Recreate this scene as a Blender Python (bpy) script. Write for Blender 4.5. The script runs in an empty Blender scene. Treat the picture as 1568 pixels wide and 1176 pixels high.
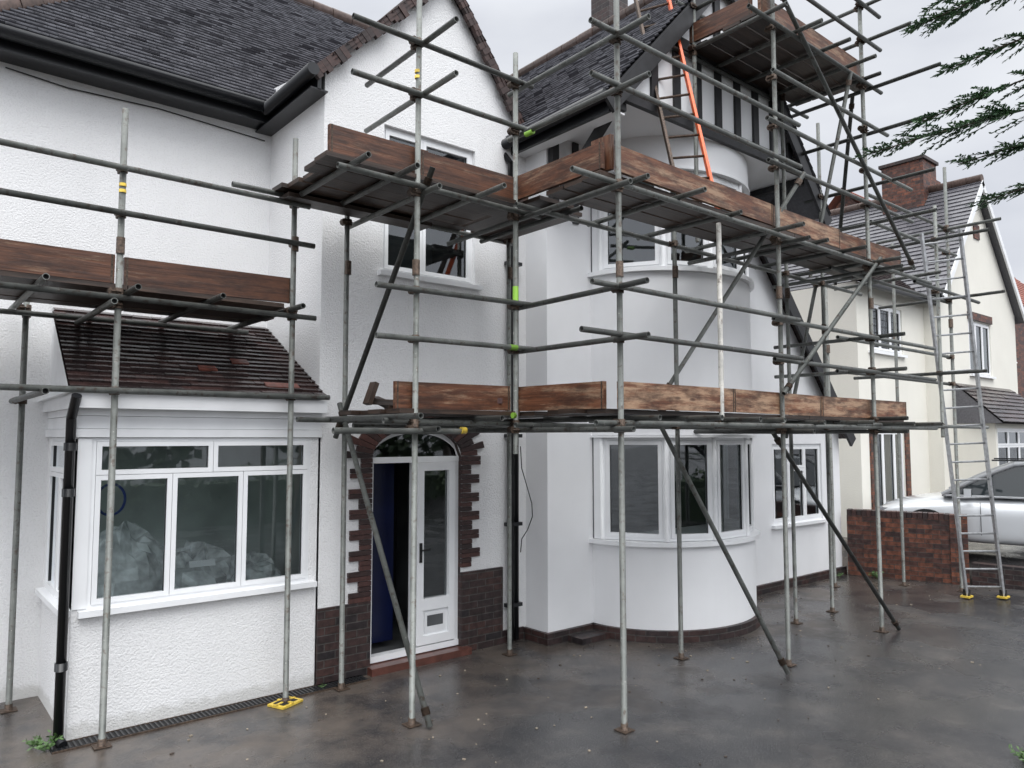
import bpy, math, random
from mathutils import Vector as V, Matrix
random.seed(7)
R=random.random
def rr(a,b): return a+(b-a)*random.random()
scene=bpy.context.scene
scene.view_settings.view_transform='Standard'
scene.view_settings.look='None'
scene.view_settings.exposure=0
# ---------------------------------------------------------------- materials
def nm(name):
    m=bpy.data.materials.new(name); m.use_nodes=True
    nt=m.node_tree; b=nt.nodes['Principled BSDF']
    return m,nt,b
def N(nt,t,**k):
    n=nt.nodes.new(t)
    for a,b in k.items(): setattr(n,a,b)
    return n
def L(nt,a,b): nt.links.new(a,b)
def ramp(nt,fac,stops):
    r=nt.nodes.new('ShaderNodeValToRGB'); cr=r.color_ramp
    while len(cr.elements)<len(stops): cr.elements.new(.5)
    for e,(p,c) in zip(cr.elements,stops):
        e.position=p; e.color=(c[0],c[1],c[2],1) if hasattr(c,'__len__') else (c,c,c,1)
    L(nt,fac,r.inputs['Fac']); return r.outputs['Color']
def mix(nt,fac,a,b,mode='MIX'):
    n=nt.nodes.new('ShaderNodeMix'); n.data_type='RGBA'; n.blend_type=mode
    for s,i in ((fac,0),(a,6),(b,7)):
        if hasattr(s,'is_linked'): L(nt,s,n.inputs[i])
        else: n.inputs[i].default_value= s if i==0 else (s[0],s[1],s[2],1)
    return n.outputs[2]
def noise(nt,vec,scale,detail=3,rough=.55):
    n=nt.nodes.new('ShaderNodeTexNoise'); n.inputs['Scale'].default_value=scale
    n.inputs['Detail'].default_value=detail; n.inputs['Roughness'].default_value=rough
    L(nt,vec,n.inputs['Vector']); return n.outputs['Fac']
def coord(nt,kind='Object',scale=None):
    c=nt.nodes.new('ShaderNodeTexCoord'); o=c.outputs[kind]
    if scale:
        mp=nt.nodes.new('ShaderNodeMapping'); mp.inputs['Scale'].default_value=scale
        L(nt,o,mp.inputs['Vector']); o=mp.outputs[0]
    return o
def bump(nt,b,h,strength=.3,dist=.01):
    n=nt.nodes.new('ShaderNodeBump'); n.inputs['Strength'].default_value=strength
    n.inputs['Distance'].default_value=dist
    L(nt,h,n.inputs['Height']); L(nt,n.outputs[0],b.inputs['Normal'])
def attr(nt,name='tint'):
    a=nt.nodes.new('ShaderNodeAttribute'); a.attribute_name=name; return a.outputs['Fac']
def madd(nt,x,m,a):
    n=N(nt,'ShaderNodeMath',operation='MULTIPLY_ADD'); L(nt,x,n.inputs[0]); n.inputs[1].default_value=m
    if hasattr(a,'is_linked'): L(nt,a,n.inputs[2])
    else: n.inputs[2].default_value=a
    return n.outputs[0]
def simple(name,col,rough=.5,metal=0,var=0.0,vs=8):
    m,nt,b=nm(name); b.inputs['Roughness'].default_value=rough; b.inputs['Metallic'].default_value=metal
    b.inputs['Base Color'].default_value=(*col,1)
    if var:
        f=noise(nt,coord(nt),vs,2)
        lo=[c*(1-var) for c in col]; hi=[min(1,c*(1+var)) for c in col]
        L(nt,ramp(nt,f,[(.3,lo),(.7,hi)]),b.inputs['Base Color'])
    return m
def render_mat(name,col,grain,bs,stain=.5,streak=.10):
    m,nt,b=nm(name); c=coord(nt)
    f=noise(nt,c,1.3,4); base=ramp(nt,f,[(.3,[x*.94 for x in col]),(.7,col)])
    cs=coord(nt,'Object',(6,6,.6)); s=noise(nt,cs,1.0,3)
    base=mix(nt,ramp(nt,s,[(.55,0),(.8,streak)]),base,[x*.7 for x in col])
    g=nt.nodes.new('ShaderNodeNewGeometry'); sx=nt.nodes.new('ShaderNodeSeparateXYZ'); L(nt,g.outputs['Position'],sx.inputs[0])
    st=ramp(nt,madd(nt,noise(nt,c,9,4),-.16,sx.outputs['Z']),[(-.0,stain),(.05,0)])
    base=mix(nt,st,base,(.36,.35,.31))
    h=noise(nt,c,grain,3,.6)
    base=mix(nt,ramp(nt,h,[(.30,.22),(.48,0)]),base,[x*.6 for x in col]) if bs>.3 else base
    L(nt,base,b.inputs['Base Color']); b.inputs['Roughness'].default_value=.85
    bump(nt,b,h,bs,.02)
    return m
M={}
M['render']=render_mat('roughcast_render',(.85,.85,.85),60,.55,.4)
M['smooth']=render_mat('smooth_render',(.83,.835,.845),90,.12,.3,.06)
M['cream']=render_mat('cream_render',(.77,.75,.68),40,.2,.3,.08)
M['upvc']=simple('white_upvc',(.84,.85,.86),.28,0,.03,3)
M['fascia']=simple('white_fascia',(.80,.81,.82),.35,0,.05,4)
M['black']=simple('black_plastic',(.012,.013,.015),.28)
M['timber_black']=simple('black_timber',(.016,.016,.018),.5,0,.4,9)
M['interior']=simple('dim_interior',(.10,.105,.11),.9,0,.4,1.5)
M['bayroom']=simple('plastered_interior',(.42,.45,.44),.8,0,.25,1.8)
M['dark']=simple('dark_void',(.012,.012,.013),.8)
M['navy']=simple('navy_door',(.004,.008,.045),.35,0,.2,3)
M['yellow']=simple('yellow_plastic',(.62,.44,.06),.5,0,.3,25)
M['lime']=simple('lime_tape',(.25,.48,.06),.5)
M['orange']=simple('orange_paint',(.80,.13,.03),.45,0,.2,14)
M['alu']=simple('weathered_aluminium',(.50,.51,.52),.42,.7,.2,20)
M['step']=simple('terracotta_step',(.10,.038,.028),.3,0,.3,10)
M['plastic_sheet']=simple('plastic_wrap',(.62,.64,.65),.22,0,.35,9)
M['blue']=simple('blue_hose',(.03,.05,.25),.4)
M['paper']=simple('paper',(.75,.76,.78),.6)
M['rust']=simple('rusty_coupler',(.075,.052,.038),.6,.4,.6,60)
M['debris']=simple('debris_chips',(.26,.22,.17),.7,0,.5,30)
M['tile_edge_highlight']=simple('tile_edge_highlight',(.34,.345,.37),.35,0,.6,9)  # light grey paints the bright wet highlights along the tile courses
def glass():
    m,nt,b=nm('window_glass'); out=nt.nodes['Material Output']
    tr=N(nt,'ShaderNodeBsdfTransparent'); tr.inputs[0].default_value=(.80,.86,.85,1)
    gl=N(nt,'ShaderNodeBsdfGlossy'); gl.inputs['Roughness'].default_value=.02; gl.inputs['Color'].default_value=(.95,.98,1,1)
    h=noise(nt,coord(nt),1.6,1); bp=N(nt,'ShaderNodeBump'); bp.inputs['Strength'].default_value=.08; bp.inputs['Distance'].default_value=.02
    L(nt,h,bp.inputs['Height']); L(nt,bp.outputs[0],gl.inputs['Normal'])
    fr=N(nt,'ShaderNodeFresnel'); fr.inputs[0].default_value=1.5
    mm=N(nt,'ShaderNodeMath',operation='MULTIPLY_ADD'); L(nt,fr.outputs[0],mm.inputs[0]); mm.inputs[1].default_value=1.9; mm.inputs[2].default_value=.04; mm.use_clamp=True
    ms=N(nt,'ShaderNodeMixShader'); L(nt,mm.outputs[0],ms.inputs[0]); L(nt,tr.outputs[0],ms.inputs[1]); L(nt,gl.outputs[0],ms.inputs[2])
    L(nt,ms.outputs[0],out.inputs['Surface']); return m
M['glass']=glass()
def brick(name,c1,c2,mort,amp=(.3,1.3)):
    m,nt,b=nm(name); uv=coord(nt,'UV')
    t=N(nt,'ShaderNodeTexBrick'); L(nt,uv,t.inputs['Vector'])
    t.inputs['Scale'].default_value=1; t.inputs['Brick Width'].default_value=.225; t.inputs['Row Height'].default_value=.075
    t.inputs['Mortar Size'].default_value=.006; t.inputs['Color1'].default_value=(*c1,1); t.inputs['Color2'].default_value=(*c2,1); t.inputs['Mortar'].default_value=(*mort,1)
    t.inputs['Mortar Smooth'].default_value=.3
    f=noise(nt,coord(nt),14,4); col=mix(nt,.8,t.outputs['Color'],ramp(nt,f,[(.3,amp[0]),(.7,amp[1])]),'MULTIPLY')
    L(nt,col,b.inputs['Base Color']); b.inputs['Roughness'].default_value=.5
    inv=N(nt,'ShaderNodeMath',operation='SUBTRACT'); inv.inputs[0].default_value=1; L(nt,t.outputs['Fac'],inv.inputs[1])
    bump(nt,b,madd(nt,f,.4,inv.outputs[0]),.6,.006); return m
M['brick']=brick('dark_wet_brick',(.060,.030,.026),(.022,.018,.020),(.065,.06,.055))
M['redbrick']=brick('red_brick',(.19,.065,.035),(.045,.022,.020),(.05,.045,.04),(.2,1.5))
def tinted(name,c0,c1,rough=.5,grain=18,bs=.3,moss=None,amp=(.45,1.3)):
    m,nt,b=nm(name); a=attr(nt); col=ramp(nt,a,[(0,c0),(1,c1)])
    f=noise(nt,coord(nt),grain,3); col=mix(nt,.7,col,ramp(nt,f,[(.3,amp[0]),(.7,amp[1])]),'MULTIPLY')
    if moss:
        f2=noise(nt,coord(nt),1.5,4); col=mix(nt,ramp(nt,f2,[(.55,0),(.75,.7)]),col,moss)
    L(nt,col,b.inputs['Base Color']); b.inputs['Roughness'].default_value=rough
    bump(nt,b,f,bs,.004); return m
M['vouss']=tinted('brick_quoin',(.028,.018,.018),(.085,.036,.030),.5,30)
M['tile']=tinted('slate_grey_tile',(.075,.075,.086),(.115,.112,.124),.24,25,.12,None,(.7,1.2))
M['tile2']=tinted('red_brown_tile',(.022,.016,.016),(.060,.033,.030),.26,20,.15,(.02,.015,.015))
M['tile_red']=tinted('red_tile',(.22,.06,.035),(.34,.10,.06),.5,20,.3)
M['tile_orange']=simple('newer_red_tile',(.14,.042,.028),.35,0,.4,20)
M['ridge']=tinted('ridge_tile',(.08,.055,.045),(.14,.095,.08),.6,20)
M['verge']=tinted('verge_brick',(.022,.015,.015),(.07,.036,.030),.6,30)
def wood(name,dark,mid,pale,palefac,lo=.55,hi=.80,grime=.55):
    m,nt,b=nm(name); uv=coord(nt,'UV',(1.3,34,1))
    g=noise(nt,uv,1.0,5,.65); col=ramp(nt,g,[(.3,dark),(.7,mid)])
    a=attr(nt)
    uv2=coord(nt,'UV',(1.1,8,1)); p=noise(nt,uv2,1.5,6,.75)
    col=mix(nt,ramp(nt,madd(nt,a,palefac,p),[(lo,0),(hi,.85)]),col,pale)
    uv3=coord(nt,'UV',(1.6,6,1)); q=noise(nt,uv3,1.3,6,.72)
    col=mix(nt,ramp(nt,q,[(.45,0),(.60,grime)]),col,[c*.45 for c in dark])
    k=N(nt,'ShaderNodeTexVoronoi'); k.inputs['Scale'].default_value=1.0; L(nt,coord(nt,'UV',(2.2,7,1)),k.inputs['Vector'])
    col=mix(nt,ramp(nt,k.outputs['Distance'],[(.07,.7),(.13,0)]),col,[c*.5 for c in dark])
    col=mix(nt,1.0,col,ramp(nt,a,[(0,.55),(1,1.15)]),'MULTIPLY')
    L(nt,col,b.inputs['Base Color']); b.inputs['Roughness'].default_value=.48
    bump(nt,b,g,.6,.006); return m
M['toe']=wood('wet_toe_board',(.075,.027,.014),(.23,.088,.040),(.40,.265,.17),.17,.58,.72,.75)
M['deckb']=wood('scaffold_board',(.022,.014,.010),(.085,.050,.034),(.15,.10,.07),.05,.62,.85)
def tubem(name,c0,c1,metal=.35,rust=.75):
    m,nt,b=nm(name); c=coord(nt); f=noise(nt,c,6,4,.65); col=ramp(nt,f,[(.3,c0),(.7,c1)])
    r=noise(nt,c,20,3,.6); col=mix(nt,ramp(nt,r,[(.56,0),(.68,rust)]),col,(.075,.05,.036))
    p=noise(nt,c,38,2,.5); col=mix(nt,ramp(nt,p,[(.69,0),(.74,.6)]),col,(.45,.44,.41))
    col=mix(nt,1.0,col,ramp(nt,attr(nt),[(0,.5),(1,1.2)]),'MULTIPLY')
    L(nt,col,b.inputs['Base Color']); b.inputs['Metallic'].default_value=metal
    L(nt,ramp(nt,f,[(.3,.42),(.7,.62)]),b.inputs['Roughness']); bump(nt,b,r,.25,.002); return m
M['tube']=tubem('galvanised_tube',(.11,.118,.11),(.225,.235,.22))
M['paletube']=tubem('paint_splashed_tube',(.25,.25,.24),(.62,.60,.55),.1)
def groundm():
    m,nt,b=nm('wet_tarmac'); c=coord(nt)
    big=noise(nt,c,.55,4,.6); med=noise(nt,c,1.9,5,.65); fine=noise(nt,c,90,2,.7)
    col=ramp(nt,med,[(.34,(.022,.0225,.025)),(.52,(.036,.035,.036)),(.72,(.066,.060,.056))])
    g=nt.nodes.new('ShaderNodeNewGeometry'); sx=nt.nodes.new('ShaderNodeSeparateXYZ'); L(nt,g.outputs['Position'],sx.inputs[0])
    nm_=nt.nodes.new('ShaderNodeMapRange'); L(nt,madd(nt,big,4.0,sx.outputs['Y']),nm_.inputs[0]); nm_.inputs[1].default_value=6.2; nm_.inputs[2].default_value=8.2
    fb=N(nt,'ShaderNodeMath',operation='MULTIPLY'); L(nt,nm_.outputs[0],fb.inputs[0]); L(nt,ramp(nt,med,[(.38,.15),(.58,.95)]),fb.inputs[1])
    col=mix(nt,fb.outputs[0],col,(.098,.081,.068))
    col=mix(nt,ramp(nt,fine,[(.58,0),(.68,.5)]),col,(.17,.165,.16))
    L(nt,col,b.inputs['Base Color'])
    w=noise(nt,c,1.1,4,.6)
    L(nt,ramp(nt,w,[(.36,.07),(.50,.22),(.62,.44)]),b.inputs['Roughness'])
    bump(nt,b,madd(nt,w,1.2,fine),.36,.006); return m
M['ground']=groundm()
def leafm(name,c0,c1):
    m,nt,b=nm(name); L(nt,ramp(nt,attr(nt),[(0,c0),(1,c1)]),b.inputs['Base Color']); b.inputs['Roughness'].default_value=.55
    return m
M['needle']=leafm('conifer_needles',(.045,.10,.055),(.12,.22,.10))
M['leaf']=leafm('hedge_leaves',(.02,.045,.015),(.075,.12,.04))
M['weed']=leafm('weed_leaves',(.04,.09,.02),(.09,.17,.05))
M['bark']=simple('bark',(.06,.045,.035),.85,0,.4,12)
def paint():
    m,nt,b=nm('silver_white_paint'); b.inputs['Base Color'].default_value=(.62,.64,.66,1); b.inputs['Roughness'].default_value=.3
    b.inputs['Coat Weight'].default_value=.8; b.inputs['Coat Roughness'].default_value=.05; b.inputs['Metallic'].default_value=.25; return m
M['paint']=paint()
M['carglass']=simple('car_glass',(.02,.025,.028),.04)
M['rubber']=simple('tyre_rubber',(.02,.02,.02),.7)
M['lamp']=simple('lamp_lens',(.55,.57,.6),.08,.4)
# ---------------------------------------------------------------- mesh builder
def empty(name):
    e=bpy.data.objects.new(name,None); scene.collection.objects.link(e); e.empty_display_size=.3; return e
class MB:
    def __init__(s,name,mats,parent=None):
        s.name=name; s.mats=list(mats); s.parent=parent; s.v=[];s.f=[];s.mi=[];s.uv=[];s.t=[];s.sm=[]
    def mat(s,m):
        if m is None: return 0
        if m not in s.mats: s.mats.append(m)
        return s.mats.index(m)
    def face(s,idx,m=None,uv=None,t=.5,sm=False):
        s.f.append(idx); s.mi.append(s.mat(m)); s.uv.append(uv); s.t.append(t); s.sm.append(sm)
    def poly(s,pts,m=None,uv=None,t=.5):
        i=len(s.v); s.v+= [tuple(p) for p in pts]; s.face(list(range(i,i+len(pts))),m,uv,t)
    def obox(s,c,ax,ay,az,hx,hy,hz,m=None,t=.5,local=False):
        c=V(c); i=len(s.v)
        for k in range(8):
            a=(1 if k&1 else -1); b=(1 if k&2 else -1); d=(1 if k&4 else -1)
            s.v.append(tuple(c+ax*hx*a+ay*hy*b+az*hz*d))
        off=R()*20 if local else 0; off2=R()*5 if local else 0
        def lc(k,q):
            a=(hx if k&1 else -hx); b=(hy if k&2 else -hy); d=(hz if k&4 else -hz)
            return {'x':(b+off,d+off2),'y':(a+off,d+off2),'z':(a+off,b+off2)}[q]
        for ks,q in (((0,4,6,2),'x'),((1,3,7,5),'x'),((0,1,5,4),'y'),((2,6,7,3),'y'),((0,2,3,1),'z'),((4,5,7,6),'z')):
            s.face([i+k for k in ks],m,[lc(k,q) for k in ks] if local else None,t)
    def box(s,x0,x1,y0,y1,z0,z1,m=None,t=.5,local=False):
        s.obox(((x0+x1)/2,(y0+y1)/2,(z0+z1)/2),V((1,0,0)),V((0,1,0)),V((0,0,1)),abs(x1-x0)/2,abs(y1-y0)/2,abs(z1-z0)/2,m,t,local)
    def lbox(s,O,U,Nn,u0,u1,z0,z1,n0,n1,m=None,t=.5):
        c=O+U*((u0+u1)/2)+Nn*((n0+n1)/2)+V((0,0,(z0+z1)/2))
        s.obox(c,U,Nn,V((0,0,1)),abs(u1-u0)/2,abs(n1-n0)/2,abs(z1-z0)/2,m,t)
    def tube(s,p0,p1,r=.0245,n=10,m=None,t=None,hollow=True,r1=None):
        p0=V(p0);p1=V(p1); d=(p1-p0); d.normalize()
        if r1 is None: r1=r
        a=d.orthogonal().normalized(); b=d.cross(a); i=len(s.v)
        if t is None: t=R()
        for k in range(n):
            w=2*math.pi*k/n; o=a*math.cos(w)+b*math.sin(w); s.v.append(tuple(p0+o*r)); s.v.append(tuple(p1+o*r1))
        for k in range(n):
            j=(k+1)%n; s.face([i+2*k,i+2*j,i+2*j+1,i+2*k+1],m,None,t,True)
        if hollow:
            for end,(p,sg,rad) in enumerate(((p0,1,r),(p1,-1,r1))):
                q=len(s.v)
                for k in range(n):
                    w=2*math.pi*k/n; o=a*math.cos(w)+b*math.sin(w); s.v.append(tuple(p+o*rad*.8))
                for k in range(n):
                    j=(k+1)%n; s.face([i+2*k+end,i+2*j+end,q+j,q+k],m,None,t)
                q2=len(s.v)
                for k in range(n):
                    w=2*math.pi*k/n; o=a*math.cos(w)+b*math.sin(w); s.v.append(tuple(p+d*sg*.03+o*rad*.75))
                s.face(list(range(q2,q2+n)),'dark')
        else:
            s.face([i+2*k for k in range(n)],m,None,t); s.face([i+2*k+1 for k in range(n)],m,None,t)
    def path(s,pts,r,n=8,m=None,t=.5):
        for a,b in zip(pts,pts[1:]): s.tube(a,b,r,n,m,t,False)
    def done(s,smooth=False):
        me=bpy.data.meshes.new(s.name); me.from_pydata(s.v,[],s.f)
        for k in s.mats: me.materials.append(M[k])
        me.polygons.foreach_set('material_index',s.mi)
        me.polygons.foreach_set('use_smooth',[bool(x) or smooth for x in s.sm])
        uvl=me.uv_layers.new(name='UVMap'); dat=[]
        for p,uv in zip(me.polygons,s.uv):
            if uv is None:
                n=p.normal
                for vi in p.vertices:
                    c=s.v[vi]
                    if abs(n.z)>.8: dat+=[c[0],c[1]]
                    elif abs(n.x)>abs(n.y): dat+=[c[1],c[2]]
                    else: dat+=[c[0],c[2]]
            else:
                for q in uv: dat+=[q[0],q[1]]
        uvl.data.foreach_set('uv',dat)
        at=me.attributes.new('tint','FLOAT','FACE'); at.data.foreach_set('value',s.t)
        o=bpy.data.objects.new(s.name,me); scene.collection.objects.link(o)
        if s.parent: o.parent=s.parent
        return o
def lerp(a,b,t): return a+(b-a)*t
X=V((1,0,0));Y=V((0,1,0));Z=V((0,0,1))
def roof(mb,e0,e1,r0,r1,gauge=.1,tw=.165,th=.02,m=None,jit=.006,edge=None):
    e0,e1,r0,r1=map(V,(e0,e1,r0,r1))
    nr=(e1-e0).cross((r0+r1)/2-(e0+e1)/2).normalized()
    if nr.z<0: nr=-nr
    Ln=((r0+r1)/2-(e0+e1)/2).length; n=max(2,math.ceil(Ln/gauge)); du=(e1-e0).normalized()
    base=e0
    mb.poly([e0-nr*.03,e1-nr*.03,r1-nr*.03,r0-nr*.03],m,None,.1)
    for i in range(n):
        t0=i/n;t1=min(1,(i+1.25)/n)
        a=lerp(e0,r0,t0);b=lerp(e1,r1,t0);c=lerp(e1,r1,t1);d=lerp(e0,r0,t1)
        ua=(a-base).dot(du);ub=(b-base).dot(du); ud=(d-base).dot(du);uc=(c-base).dot(du)
        if ub-ua<.02: continue
        k=math.floor(ua/tw)*tw-(tw/2 if i%2 else 0)
        while k<ub:
            x0=max(k,ua)+.0012;x1=min(k+tw,ub)-.0012; k+=tw
            if x1-x0<.01: continue
            l=rr(0,jit); l2=l+rr(-jit,jit)*.4; t=R()
            P0=a+du*(x0-ua)+nr*(th+l);P1=a+du*(x1-ua)+nr*(th+l2)
            y0=min(max(x0,ud),uc);y1=min(max(x1,ud),uc)
            P2=d+du*(y1-ud)+nr*.003;P3=d+du*(y0-ud)+nr*.003
            mb.poly([P0,P1,P2,P3],m,None,t)
            if edge and R()<.9:
                mb.poly([P0-nr*(.026+l),P1-nr*(.026+l),P1-nr*.013,P0-nr*.013],m,None,0)
                mb.poly([P0-nr*.013,P1-nr*.013,P1,P0],edge,None,t)  # pale strip when given: highlight painted on the tile's lower edge
            else: mb.poly([P0-nr*(.018+l),P1-nr*(.018+l),P1,P0],m,None,t*.5)
def ridgecaps(mb,a,b,r=.11,step=.32,m='ridge'):
    a=V(a);b=V(b); n=max(1,int((b-a).length/step))
    for i in range(n):
        p=lerp(a,b,i/n);q=lerp(a,b,(i+.96)/n); mb.tube(p,q,r*rr(.97,1.05),10,m,R(),False)
def wallh(mb,O,U,Nn,u0,u1,z0,z1,holes,m=None,rev=.1):
    us=sorted(set([u0,u1]+[h[0] for h in holes]+[h[1] for h in holes]))
    zs=sorted(set([z0,z1]+[h[2] for h in holes]+[h[3] for h in holes]))
    P=lambda u,z,n=0:O+U*u+Z*z+Nn*n
    for a,b in zip(us,us[1:]):
        for c,d in zip(zs,zs[1:]):
            if any(h[0]<=(a+b)/2<=h[1] and h[2]<=(c+d)/2<=h[3] for h in holes): continue
            mb.poly([P(a,c),P(b,c),P(b,d),P(a,d)],m)
    if rev:
      for h in holes:
        a,b,c,d=h[:4]
        for q in (((a,c),(b,c)),((b,c),(b,d)),((b,d),(a,d)),((a,d),(a,c))):
            mb.poly([P(*q[0]),P(*q[1]),P(*q[1],-rev),P(*q[0],-rev)],m)
def room(mb,O,U,Nn,u0,u1,z0,z1,depth=1.0,m='interior',n0=-.1):
    P=lambda u,z,n:O+U*u+Z*z+Nn*n
    e=.25; a,b,c,d=u0-e,u1+e,z0-e,z1+e; n1=n0-depth
    mb.poly([P(a,c,n1),P(b,c,n1),P(b,d,n1),P(a,d,n1)],m)
    for q in (((a,c),(b,c)),((b,c),(b,d)),((b,d),(a,d)),((a,d),(a,c))):
        mb.poly([P(*q[0],n0),P(*q[1],n0),P(*q[1],n1),P(*q[0],n1)],m)
def window(mb,O,U,Nn,u0,u1,z0,z1,lights,n=-.03,fr=.04,sash=.042,m='upvc',sill=True):
    mb.lbox(O,U,Nn,u0,u0+fr,z0,z1,n-.06,n,m); mb.lbox(O,U,Nn,u1-fr,u1,z0,z1,n-.06,n,m)
    mb.lbox(O,U,Nn,u0+fr,u1-fr,z0,z0+fr,n-.06,n,m); mb.lbox(O,U,Nn,u0+fr,u1-fr,z1-fr,z1,n-.06,n,m)
    for (a,b,c,d) in lights:
        a=lerp(u0+fr,u1-fr,a)+.002;b=lerp(u0+fr,u1-fr,b)-.002;c=lerp(z0+fr,z1-fr,c)+.002;d=lerp(z0+fr,z1-fr,d)-.002
        p=n+.012
        mb.lbox(O,U,Nn,a,a+sash,c,d,p-.06,p,m);mb.lbox(O,U,Nn,b-sash,b,c,d,p-.06,p,m)
        mb.lbox(O,U,Nn,a+sash,b-sash,c,c+sash,p-.06,p,m);mb.lbox(O,U,Nn,a+sash,b-sash,d-sash,d,p-.06,p,m)
        g=p-.03
        mb.lbox(O,U,Nn,a+sash,a+sash+.006,c+sash,d-sash,g,g+.012,'black');mb.lbox(O,U,Nn,b-sash-.006,b-sash,c+sash,d-sash,g,g+.012,'black')
        P=lambda u,z:O+U*u+Z*z+Nn*g
        mb.poly([P(a+sash,c+sash),P(b-sash,c+sash),P(b-sash,d-sash),P(a+sash,d-sash)],'glass')
    if sill: mb.lbox(O,U,Nn,u0-.06,u1+.06,z0-.05,z0-.002,-.08,.07,m)
# ================================================================= HOUSE
house=empty('rendered_house')
YA=6.67; YC=8.0; YB=6.3; SOF=5.86
walls=MB('walls',['render'],house); wins=MB('windows',['upvc'],house); rms=MB('interiors',['interior'],house)
OA=V((0,YA,0)); NF=V((0,-1,0))
def arch(x): return 2.1+.3*math.sqrt(max(0,1-((x-4.3)/.55)**2))
wallh(walls,OA,X,NF,3.18,5.79,0,5.9,[(3.85,5.03,4.0,5.55),(3.75,4.85,0,2.75)],'render',0)
for a,b,c,d in ((3.85,5.03,4.0,5.55),):
    P=lambda u,z,n=0:OA+X*u+Z*z+NF*n
    for q in (((a,c),(b,c)),((b,c),(b,d)),((b,d),(a,d)),((a,d),(a,c))):
        walls.poly([P(*q[0]),P(*q[1]),P(*q[1],-.12),P(*q[0],-.12)],'render')
nseg=20
for i in range(nseg):
    x0=3.75+1.1*i/nseg;x1=3.75+1.1*(i+1)/nseg
    walls.poly([(x0,YA,arch(x0)),(x1,YA,arch(x1)),(x1,YA,2.75),(x0,YA,2.75)],'render')
walls.poly([(3.18,YA,5.9),(5.79,YA,5.9),(4.6,YA,7.38)],'render')
walls.poly([(3.18,YA,0),(3.18,YC,0),(3.18,YC,6.2),(3.18,YA,5.98)],'render')
walls.poly([(.62,YC,0),(3.18,YC,0),(3.18,YC,5.95),(.62,YC,5.95)],'render')
walls.poly([(.62,YC,0),(.62,14.2,0),(.62,14.2,5.95),(.62,YC,5.95)],'render')
walls.poly([(.62,14.2,0),(12.55,14.2,0),(12.55,14.2,2.4),(8,14.2,5.9),(.62,14.2,5.9)],'render')
walls.poly([(5.79,YA,0),(5.79,YB,0),(5.79,YB,5.75),(5.79,YA,5.75)],'smooth')
walls.poly([(5.79,YA,5.4),(5.79,9.5,5.4),(5.79,9.5,6.1),(5.79,YA,6.1)],'smooth')
walls.poly([(5.79,YB,0),(6.53,YB,0),(6.53,YB,SOF),(5.79,YB,SOF)],'smooth')
OB=V((0,YB,0))
wallh(walls,OB,X,NF,9.02,12.55,0,2.5,[(10.45,11.95,.97,2.2)],'smooth',.1)
walls.poly([(9.02,YB,2.5),(12.5,YB,2.5),(9.98,YB,5.35),(9.56,YB,SOF),(9.02,YB,SOF)],'smooth')
walls.poly([(12.55,YB,0),(12.55,14.2,0),(12.55,14.2,2.5),(12.55,YB,2.5)],'smooth')
window(wins,OA,X,NF,3.85,5.03,4.0,5.55,[(0,.42,0,.72),(.42,1,0,.72),(0,.42,.72,1),(.42,1,.72,1)],n=-.05)
room(rms,OA,X,NF,3.95,4.95,4.1,5.5,1.0,n0=-.12)
window(wins,OB,X,NF,10.45,11.95,.97,2.2,[(0,.33,0,1),(.33,.66,0,.7),(.33,.66,.7,1),(.66,1,0,1)])
room(rms,OB,X,NF,10.6,11.8,1.1,2.1,1.0)
# ---- square bay left
BL=1.17
bay=MB('bay_window',['render'],house)
OL=V((BL,0,0)); NL=V((-1,0,0))
wallh(bay,OA,X,NF,BL,3.2,0,2.3,[(1.27,3.10,.97,2.3)],'render',.02)
wallh(bay,OL,Y,NL,YA,YC,0,2.3,[(YA+.1,YC-.15,.97,2.3)],'render',.02)
window(bay,OA,X,NF,1.27,3.10,.97,2.30,[(0,.325,0,.79),(.325,.66,0,.79),(.66,1,0,.79),(0,.51,.79,1),(.51,1,.79,1)],n=0.0,fr=.03,sash=.038)
window(bay,OL,Y,NL,YA+.1,YC-.15,.97,2.30,[(0,.5,0,.79),(.5,1,0,.79),(0,1,.79,1)],n=0.0,fr=.03,sash=.038)
bay.box(BL-.0,BL+.098,YA-.012,YA+.098,.98,2.29,'upvc')
for i,(z0,z1,p) in enumerate(((2.303,2.37,.03),(2.373,2.47,.012),(2.473,2.62,.022))):
    bay.box(BL-p,3.2,YA-p,YA+.1,z0,z1,'fascia'); bay.box(BL-p,BL+.1,YA+.1,YC,z0,z1,'fascia')
bay.box(BL-.05,3.2,YA-.13,YA-.025,2.53,2.645,'fascia')
bay.box(BL-.06,BL-.025,YA-.1,YC,2.53,2.645,'fascia')
roof(bay,(1.07,6.5,2.68),(3.17,6.5,2.68),(1.15,YC,3.5),(3.17,YC,3.5),.1,.165,.018,'tile2')
bay.poly([(1.08,6.52,2.65),(1.15,YC,3.46),(1.15,YC,2.6)],'fascia')
bay.poly([(1.07,6.5,2.655),(3.17,6.5,2.655),(3.17,YC,2.625),(1.07,YC,2.625)],'fascia')
for (tx,k) in ((2.21,4),(2.72,1),(2.88,1),(2.56,6)):
    v=.1*k+.02; bay.obox((tx,6.5+v*.877+.04,2.68+v*.48+.040),X,V((0,.877,.48)),V((0,-.48,.877)),.078,.045,.006,'tile_orange')
bay.box(1.22,3.17,YC-.08,YC-.07,.3,2.4,'bayroom'); bay.box(3.12,3.14,6.8,7.9,.3,2.4,'bayroom')
bay.box(1.22,3.1,6.76,7.9,.70,.75,'bayroom'); bay.box(1.22,3.1,6.76,7.9,2.42,2.44,'bayroom')
bay.done()
heap=MB('wrapped_materials',['plastic_sheet'],house)
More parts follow.
